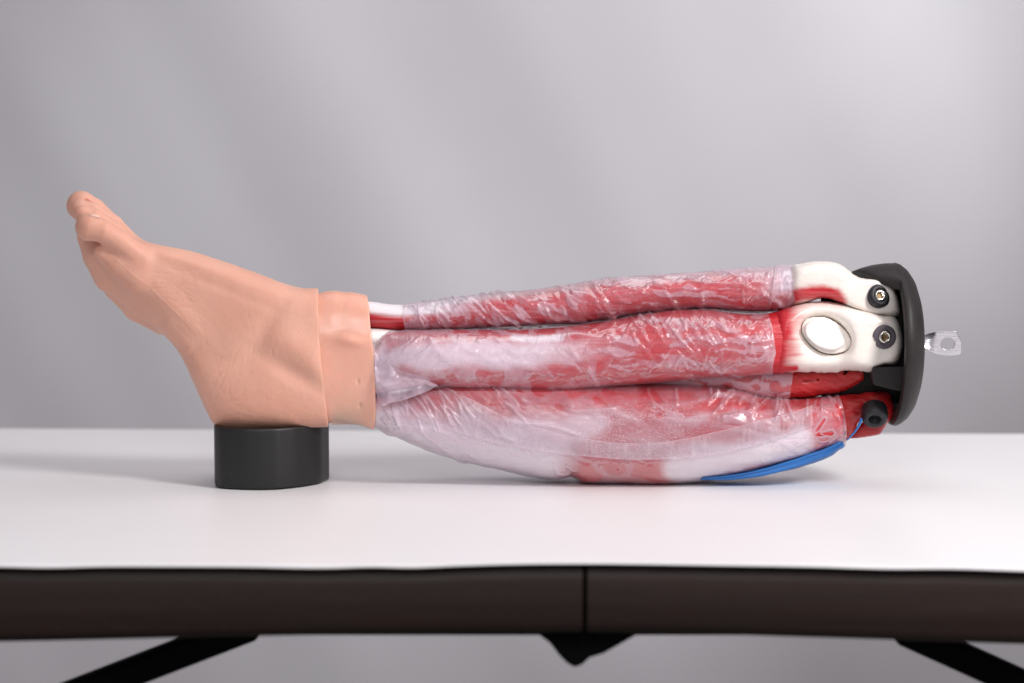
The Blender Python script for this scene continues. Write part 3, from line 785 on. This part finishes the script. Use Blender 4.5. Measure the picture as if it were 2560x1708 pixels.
def milk_B(px, py, Y):
    t, b = sideL.top(px), sideL.bot(px); v = (py-t)/(b-t)
    c1 = patch(px, py, 4, 50, 9, 1, -.20)*sst(1440, 1530, px+.6*(900-py))*(1-sst(1890, 1935, px)*.6)
    c2 = patch(px, py, 30, 46, 15, 3, -.05)*sst(1330, 1400, px)*(1-sst(1560, 1640, px))*sst(.5, .62, v)*(1-sst(.86, .95, v))
    c3 = patch(px, py, 20, 26, 13, 5, .22)*sst(.62, .72, v)*(1-sst(.92, .99, v))*(1-sst(1400, 1500, px))*sst(1020, 1120, px)
    c4 = patch(px, py, 10, 26, 8, 6, .25)*(1-sst(.18, .28, v))*sst(1020, 1100, px)
    c = np.maximum.reduce([c1, c2, c3, c4])
    cross = np.maximum(0, ridges(px, py, LB)/.0012)
    m = .72+.15*fbm(px/60, py/40, 3, 1)-c*.68+.3*np.clip(cross, 0, 1)
    m = m+.3*edge_line(px, py, [(1921, 785), (1930, 820), (1937, 880), (1932, 937)])+.25*sst(.93, 1, v)
    return np.clip(np.where(Y > .01, .75, m), 0, 1.2)
fB = limb_obj('plastic_film', sideL, 560, 220, M['film'], side, mk_disp(LB, .0006, .0007, 24, 12, -40, 2), {'milk': milk_B, 'frost': lambda px, py, Y: .2+0*px}, 0, filmB_start, filmB_end, False)
filmC_end = curve([(900, 2092), (989, 2097), (1010, 2105), (1033, 2110), (1098, 2114), (1118, 2110), (1200, 2090)])
def milk_C(px, py, Y):
    c1 = patch(px, py, 30, 30, 14, 2, .05)*sst(1040, 1090, px)*(1-sst(1010, 1040, py))*(1-sst(1640, 1700, px))
    c2 = patch(px, py, -20, 40, 18, 4, .22)*sst(1580, 1660, px)*(1-sst(1040, 1080, py))
    c3 = patch(px, py, 60, 34, 18, 6, .05)*sst(1425, 1460, px)*sst(1145, 1165, py)*(1-sst(1640, 1700, px))
    c4 = patch(px, py, 70, 20, 10, 7, .30)*sst(1850, 1950, px)
    c = np.maximum.reduce([c1, c2, c3, c4])
    m = .42+.12*sst(1000, 1080, py)+.16*fbm(px/80, py/50, 3, 3)-c*.55+.4*np.clip(ridges(px, py, LC)/.0013, 0, 1)
    m = m+.4*edge_line(px, py, [(2097, 989), (2105, 1010), (2110, 1033), (2114, 1098), (2110, 1118)], 3)
    near = np.exp(-(np.hypot(px-2058, (py-1074)*1.0)/36)**4); m = m*(1-near)+.62*near
    for s_ in (SL1, SL2, SL3):
        sd = sdpoly(px, py, s_); m = np.where(sd < 0, -.4, m)+1.0*np.exp(-((sd-2.0)/1.5)**2)  # clear cut with a white rim highlight painted into the milk
    return np.clip(np.where(Y > .02, .7, m), 0, 1.2)
dC = mk_disp(LC, .0006, .0007, 34, 17, 30, 3)
def disp_C(px, py, Y, N):
    d = dC(px, py, Y, N); near = np.exp(-(np.hypot(px-2058, py-1074)/36)**4); d = d*(1-near)+.0009*near
    for s_ in (SL1, SL2, SL3):
        sd = sdpoly(px, py, s_); d = np.where(sd < 0, .0002, d*(1-.8*np.exp(-(np.maximum(sd, 0)/12)**2)))+.0009*np.exp(-((sd-2.0)/1.5)**2)*(Y < 0)
    return d
fC = limb_obj('plastic_film', calfL, 640, 240, M['film'], calf, disp_C, {'milk': milk_C, 'frost': zero}, 0, lambda y: 925+0*y, filmC_end, False)

def strip(name, L, top, bot, x0, x1, off, parent, milk, frost, nu=300, nv=50, lines=(), mat='film_edge', lift=0.0):
    """an extra layer of film lying on the front of a muscle between two curves"""
    ft, fb = curve(top), curve(bot)
    px = np.linspace(x0, x1, nu)[:, None]+np.zeros((1, nv)); v = np.linspace(0, 1, nv)[None, :]+0*px
    py = ft(px)*(1-v)+fb(px)*v
    Y = L.frontY(px, py)
    V = P(px, py, Y); N = grid_normals(V, False)
    if N[:, :, 1].mean() > 0: N = -N
    d = off+.00025*fbm(px/18, py/12, 3, 5)+.0003+ridges(px, py, lines)+lift*sst(.94, 1, v)
    V = V+N*d[..., None]
    return mesh_obj(name, V, grid_faces(nu, nv, False), M[mat], parent, attrs={'milk': milk(px, py, v), 'frost': frost(px, py, v)})
outer_edge = [(975, 1013), (1033, 1035), (1094, 1061), (1224, 1099), (1310, 1117), (1397, 1129), (1515, 1141), (1600, 1145), (1668, 1143), (1783, 1132), (1898, 1107), (2012, 1071), (2040, 1060)]
inner_edge = [(975, 1000), (1090, 985), (1167, 998), (1263, 1042), (1320, 1061), (1377, 1077), (1446, 1092), (1553, 1105), (1630, 1105), (1700, 1097), (1783, 1080), (1880, 1058), (1974, 1038), (2040, 1017)]
oy = curve(outer_edge)
strip('film_layer', calfL, [(975, 1003), (1071, 985), (1200, 983), (1400, 983), (1572, 972), (1706, 968), (1783, 972), (1859, 985), (1909, 1001), (2040, 1006)], outer_edge, 975, 2030, .0016, calf,
      lambda px, py, v: np.clip(.12+.30*sst(1010, 1075, py)*(1-sst(1380, 1520, px))+.6*sst(.985, 1, v)+.25*fbm(px/70, py/50, 3, 6)+.35*band(px, py, [(1150, 1060), (1400, 1100), (1600, 1115)], 10, 60)+.3*np.clip(ridges(px, py, LC)/.0013, 0, 1), 0, 1.6),
      lambda px, py, v: sst(1380, 1500, px+.3*(py-1060))*(1-sst(1690, 1850, px+.4*(1060-py)))*sst(985, 1040, py), 420, 80, [(l[0], l[1], l[2]*.7) for l in LC])
strip('film_layer', calfL, inner_edge, outer_edge, 1150, 2030, .0024, calf,
      lambda px, py, v: np.clip(.45+.4*(1-sst(0, .04, v))+.3*np.abs(fbm(px/14, py/60, 3, 2)), 0, 1.6), lambda px, py, v: .5*sst(1380, 1500, px)*(1-sst(1600, 1750, px)), 420, 30)
# loose flap of film at the ankle end of the side muscle
flap_top = [(937, 880), (960, 905), (1000, 925), (1050, 940), (1094, 962), (1110, 966)]
flap_bot = [(937, 962), (945, 1000), (953, 1013), (975, 1008), (1000, 1003), (1030, 993), (1052, 985), (1075, 975), (1094, 965.5), (1110, 968)]
def flap():
    nu, nv = 90, 40
    ft, fb = curve(flap_top), curve(flap_bot)
    px = np.linspace(938, 1094, nu)[:, None]+np.zeros((1, nv)); v = np.linspace(0, 1, nv)[None, :]+0*px
    py = ft(px)*(1-v)+fb(px)*v
    Y = -.0285-.004*np.sin(v*2.2)+.0015*fbm(px/30, py/20, 2, 3)+.004*(1-sst(937, 975, px))
    Ys = sideL.frontY(px, np.minimum(py, sideL.bot(px)-4))-.0016
    Y = np.minimum(Ys, Y)*(1-sst(.2, .6, v))+np.minimum(Y, Ys+.006)*sst(.2, .6, v)
    mesh_obj('film_flap', P(px, py, Y), grid_faces(nu, nv, False), M['film'], side, attrs={'milk': .95+.5*sst(.96, 1, v)+.2*fbm(px/30, py/30, 3, 4), 'frost': .1+0*px})
flap()
# corner of film over the bare shin bone
def bone_rod():
    L = Limb(905, 985, [(900, 822), (940, 822), (985, 826)], [(900, 872), (985, 868)], -.004, .013, 2.1)
    limb_obj('shin_bone', L, 30, 48, M['bone'], LEG)
bone_rod()

# ---- deep muscle between side and calf muscles (with its engraved mark)
deepL = Limb(1450, 2152, [(1440, 940), (1740, 925), (1900, 922), (2050, 920), (2152, 922)], [(1440, 985), (1740, 975), (1830, 975), (1880, 990), (1976, 998), (2060, 988), (2115, 978), (2152, 958)], .006, lam([(1440, .012), (1740, .018), (1900, .022), (2152, .018)]), 3.0)
def deep_d(px, py, Y, N):
    g = ridges(px, py, [([(2005, 953), (2045, 953)], 1.9, -.0022), ([(2044, 953), (2047, 947)], 2.2, -.0022), ([(2112, 927), (2118, 932)], 5, -.004)])
    return .0004*fbm((px+py)/60, (py-px*.5)/9, 3, 3)+g*(Y < 0)*1.4
deep = limb_obj('deep_muscle', deepL, 420, 160, M['deep_red'], LEG, deep_d)
dfe = curve([(880, 1984), (931, 1982), (994, 1975), (1010, 1975)])
limb_obj('plastic_film', deepL, 120, 100, M['film'], deep, mk_disp((), .0006, .0006, 20, 10, 30, 4), {'milk': lambda px, py, Y: np.clip(.85-.7*patch(px, py, 20, 22, 10, 3, .15), 0, 1), 'frost': zero}, 0, lambda y: 1460+0*y, dfe, False)

# ---- white mounting plates at the knee end
PL_A = [(1975, 664), (2000, 660), (2020, 656), (2041, 654), (2062, 653), (2079, 655), (2097, 660), (2112, 668), (2122, 677), (2132, 686), (2148, 695), (2165, 698), (2232, 700), (2236, 715), (2241, 735), (2247, 757), (2250, 781), (2243, 792),
        (2217, 790), (2190, 788), (2160, 784), (2130, 772), (2105, 760), (2088, 752), (2070, 747), (2055, 745), (2040, 748), (2015, 758), (1990, 766), (1975, 770)]
def white_PA(px, py, z):
    q = py+2*fbm(px/20, py/8, 2, 3)
    d = band(px, q, [(1960, 748), (1995, 738), (2030, 732), (2060, 732), (2088, 738), (2098, 752)], 5, 24)
    edge = sst(748, 758, py-(.0)*(px))*(px < 2060)
    return np.clip(1-d*1.1, 0, 1)*.9+.1
plA = pillow('mount_plate', PL_A, M['plate'], LEG, -.006, lambda X, Y: 78+0*X-24*sst(2100, 2190, X), 2.2, p=6., rnd=2.6, attr={'white': white_PA},
             post=lambda px, py, z, N: .00018*fbm(px/30, py/14, 3, 2))
HOLE = [(2006, 826), (2009, 812), (2018, 801), (2034, 796), (2052, 795), (2068, 798), (2086, 807), (2104, 820), (2118, 836), (2125, 851), (2122, 866), (2110, 876), (2090, 881), (2068, 881), (2048, 875), (2030, 862), (2014, 844)]
PL_B = [(1932, 783), (1949, 776), (1980, 765), (2010, 757), (2035, 754), (2060, 753), (2094, 757), (2125, 765), (2148, 773), (2180, 782), (2205, 788), (2240, 792), (2249, 815), (2256, 842), (2257, 865), (2252, 888), (2244, 913), (2226, 916),
        (2212, 913), (2198, 919), (2194, 926), (2171, 929), (2150, 927), (2117, 926), (2087, 931), (2070, 929), (2048, 931), (2010, 930), (1983, 929), (1932, 936)]
def white_PB(px, py, z):
    q = px+7*fbm(px/60, py/6, 3, 5)+8*fbm(px/40, py/30, 2, 1)
    w = sst(1958, 2030, q+.12*(py-800))
    w = w*(1-.9*band(px, py, [(1930, 927), (1990, 920)], 3, 6))
    return np.clip(w, 0, 1)
plB = pillow('mount_plate', PL_B, M['plate'], LEG, -.009, lambda X, Y: 96+0*X-22*sst(2120, 2220, X), 2.2, holes=[HOLE], p=6., rnd=2.6, attr={'white': white_PB},
             post=lambda px, py, z, N: .00018*fbm(px/34, py/16, 3, 4)+.0005*sst(918, 930, py)*fbm(px/16, py/16, 2, 1))
BONE = [(2010, 826), (2013, 813), (2022, 803), (2036, 799), (2054, 798), (2070, 803), (2086, 812), (2098, 824), (2106, 838), (2112, 853), (2112, 866), (2100, 871), (2084, 877), (2066, 874), (2046, 868), (2030, 857), (2016, 843)]
pillow('socket_wall', [(2064+(a-2064)*1.07, 838+(b-838)*1.09) for a, b in HOLE], M['plate'], plB, -.009, 64, 2.2, p=10., rnd=9., attr={'white': lambda a, b, c: 1+0*a})
pillow('bone_head', BONE, M['bone'], LEG, -.0105, 84, 2.0, p=10., rnd=9., tilt=lambda x, y: (x-2062)*.06)

# ---- grommets and screws: discs of revolution facing the camera, tilted
def disc(name, px, py, Y, prof, mat, parent, yaw=0, pitch=0, n=48, cut=None, sides=None):
    """prof: (radius, height) in photo units, turned about the view axis; yaw/pitch in degrees"""
    c = P(px, py, Y)
    R = Euler((math.radians(pitch), 0, math.radians(yaw))).to_matrix(); R = np.array(R)
    k = (Y+CAM_D)/FPX
    th = np.arange(n)/n*2*np.pi; rings = []
    for r, hgt in prof:
        rr = np.full(n, float(r))
        if sides and r <= sides[0]: rr = r/np.cos((th % (2*np.pi/6))-np.pi/6)*.93
        if cut is not None and r > 14: rr = rr*cut(th)
        rings.append(np.stack([rr*np.cos(th), np.full(n, -float(hgt)), rr*np.sin(th)], -1))
    V = (np.array(rings)*k) @ R.T + c
    return mesh_obj(name, V, grid_faces(len(prof), n, True), mat, parent)
gY = -.0268
disc('washer', 2201, 739, gY+.004, [(.5, -14), (12, -12), (14.5, 0), (17, 2.5), (22, 3.5), (26, 2), (29.5, -1), (30, -8), (30, -16)], M['rubber'], plA, yaw=22, pitch=-14)
disc('screw', 2200.5, 739, gY+.0034, [(.5, -6), (7.8, -6), (8, 1.5), (9.5, 3), (12.5, 3), (14.2, .5), (14.5, -10)], M['steel'], plA, yaw=14, pitch=-10, sides=(8, 6))
disc('socket', 2200.5, 739, gY+.0034, [(.5, -4.4), (7.2, -4.4)], M['brass'], plA, yaw=14, pitch=-10)
def chipped(th):
    a = (np.degrees(th)+360) % 360
    return 1-.22*np.exp(-((a-207)/13)**2)-.12*np.exp(-((a-186)/6)**2)
gZ = -.0330
disc('washer', 2212, 843, gZ+.0011, [(.5, -14), (15.5, -12), (16.5, 0), (19, 1.5), (27, 1.0), (30, -1), (30.5, -10)], M['grey_rubber'], plB, yaw=8, pitch=2, cut=chipped, n=96)
disc('screw', 2213, 843, gZ, [(.5, -16), (8.0, -15), (8.8, 1), (10.5, 3), (14, 3), (15.6, .5), (16, -10)], M['steel'], plB, yaw=8, pitch=2)
disc('socket', 2213, 843, gZ, [(.5, -10), (8.2, -9)], M['brass'], plB, yaw=8, pitch=2)

# ---- black end cap: domed cup with a visor over the top, and the square bracket
def build_cap():
    cy, R0 = 861, 204
    YC = .004
    c = P(2233, cy, YC); k = (YC+CAM_D)/FPX
    prof = [(-5, 174), (-6, 174.6), (-6.6, 176), (-7, 199), (-6.5, 201), (-5, 202.5), (3, 204.5), (12, 201), (26, 190), (40, 170), (50, 142), (56, 108), (60, 60), (61, 20), (61, .5)]
    inner = [(22, .5), (22, 100), (21, 165), (17, 170), (-3, 173.4)]
    prof = [(a, b) for a, b in (inner+prof)]
    n = 144; th = np.arange(n)/n*2*np.pi
    V = np.array([np.stack([np.full(n, a*k), r*k*np.cos(th), r*k*np.sin(th)], -1) for a, r in prof])+c
    cap = mesh_obj('end_cap', V, grid_faces(len(prof), n, True), M['cap'], LEG)
    # visor: wall along the upper rim reaching toward the shin
    m = 60; ph = np.linspace(math.radians(32), math.radians(128), m)      # angle from +Y axis (away) over the top
    rows = []
    reach = 104*np.clip(np.sin((ph-ph[0])/(ph[-1]-ph[0])*np.pi), 0, 1)**.55
    for (r, f) in ((200, 0), (203.5, .0), (203, .25), (199, .55), (192, .8), (184, 1), (178, 1), (176, .9), (178, .5), (182, 0)):
        rows.append(np.stack([(4-reach*f)*k, r*k*np.cos(ph), r*k*np.sin(ph)], -1))
    V = np.array(rows)+c
    mesh_obj('visor', V, grid_faces(len(rows), m, False), M['cap'], cap)
    # bracket block
    poly = [(2182, 919), (2260, 918), (2272, 921), (2270, 981), (2250, 978), (2185, 963), (2181, 950)]
    p = np.array(poly, float); f0 = P(p[:, 0], p[:, 1], -.030); b0 = f0+[.004, .055, 0]; q = len(p)
    bevel(mesh_obj('bracket', np.vstack([f0, b0]), [list(range(q)), list(range(q, 2*q))[::-1]]+[[i, q+i, q+(i+1) % q, (i+1) % q] for i in range(q)], M['cap'], cap, False), .0008)
    return cap
cap = build_cap()
# core that carries the muscles onto the cap
coreL = Limb(2060, 2262, [(2060, 715), (2262, 715)], [(2060, 1005), (2262, 1010)], .012, .022, 3)
limb_obj('inner_core', coreL, 20, 60, M['dark'], LEG)

# ---- metal tab on the cap
def build_tab():
    poly = [(2290, 845), (2306, 841), (2320, 834), (2339, 829.5), (2365, 828.5), (2391, 827), (2394, 836), (2403, 851), (2404, 870), (2402, 887), (2374, 890), (2350, 888), (2335, 883), (2320, 876), (2307, 868), (2290, 864)]
    th = np.linspace(0, 2*np.pi, 24, endpoint=False)
    hole = np.stack([2369+17.5*np.cos(th), 859+15*np.sin(th)], -1)
    pillow('hanger_tab', poly, M['alu'], LEG, .004, 5.5, 1.5, holes=[hole], p=6., rnd=3.0, tilt=lambda x, y: (y-858)*.25-(y-858)*.9*(1-sst(2300, 2345, x)))
build_tab()

# ---- red end lug of the calf muscle, its lower plate, the black grommet and blue strips
lug = pillow('end_lug', [(2080, 992), (2098, 989), (2125, 986), (2155, 982), (2186, 978), (2213, 973), (2224, 982), (2230, 996), (2236, 1026), (2228, 1050), (2216, 1062), (2195, 1045), (2165, 1030), (2152, 1046), (2138, 1074), (2118, 1102), (2085, 1110)],
             M['deep_red'], LEG, -.002, lambda X, Y: 88-16*sst(2120, 2200, X), 2.4, p=4., rnd=1.25,
             post=lambda px, py, z, N: .0006*fbm(px/40, py/14, 3, 2)+ridges(px, py, [([(2110, 1010), (2160, 1008), (2228, 996)], 5, .0008), ([(2150, 1030), (2180, 1018), (2215, 1018)], 7, -.0010)]))
pillow('lower_plate', [(2118, 1098), (2140, 1075), (2170, 1040), (2232, 1036), (2213, 1066), (2201, 1087), (2175, 1091), (2148, 1095)], M['deep_red'], LEG, .002, 30, 2.4, p=5., rnd=2)
gr = disc('grommet', 2187, 1050, -.024, [(.5, -26), (13, -26), (15, -2), (17, 1), (22, 2), (28, 0), (32, -6), (34, -16), (33, -30), (32, -40)], M['rubber'], lug, yaw=-8, pitch=38, n=64)
def ribbon(name, top, bot, x0, x1, Y, dep, nu=120, nv=24):
    L = Limb(x0, x1, top, bot, Y, dep, 2.6)
    limb_obj(name, L, nu, 60, M['blue'], LEG, lambda px, py, Yy, N: .0010*np.sin((py-L.top(px))/(L.bot(px)-L.top(px))*15+px/90)+.0002*fbm(px/60, py/10, 2, 2))
ribbon('blue_band', [(1740, 1196), (1783, 1190), (1886, 1170), (1957, 1150), (2033, 1126), (2060, 1118), (2105, 1101)], [(1740, 1194), (1790, 1198), (1840, 1199), (1880, 1196), (1916, 1191), (1957, 1182), (2000, 1171), (2033, 1159), (2071, 1143), (2105, 1119)], 1760, 2100, lam([(1740, .004), (2105, -.004)]), .016)
def blue_strip():
    pts = np.array([(2153, 1046), (2151, 1056), (2145, 1068), (2137, 1080), (2127, 1092), (2117, 1101)], float)
    u = np.linspace(0, 1, 60); q = np.stack([np.interp(u*5, np.arange(6), pts[:, k]) for k in (0, 1)], -1)
    n = 14; th = np.arange(n)/n*2*np.pi
    w = 3.4-2.0*u
    V = P(q[:, :1]+w[:, None]*np.cos(th), q[:, 1:]+w[:, None]*.6*np.cos(th), (-.0262+.002*u[:, None])+w[:, None]*S*2.2*np.sin(th))
    mesh_obj('blue_strip', V, grid_faces(60, n, True), M['blue'], LEG)
blue_strip()
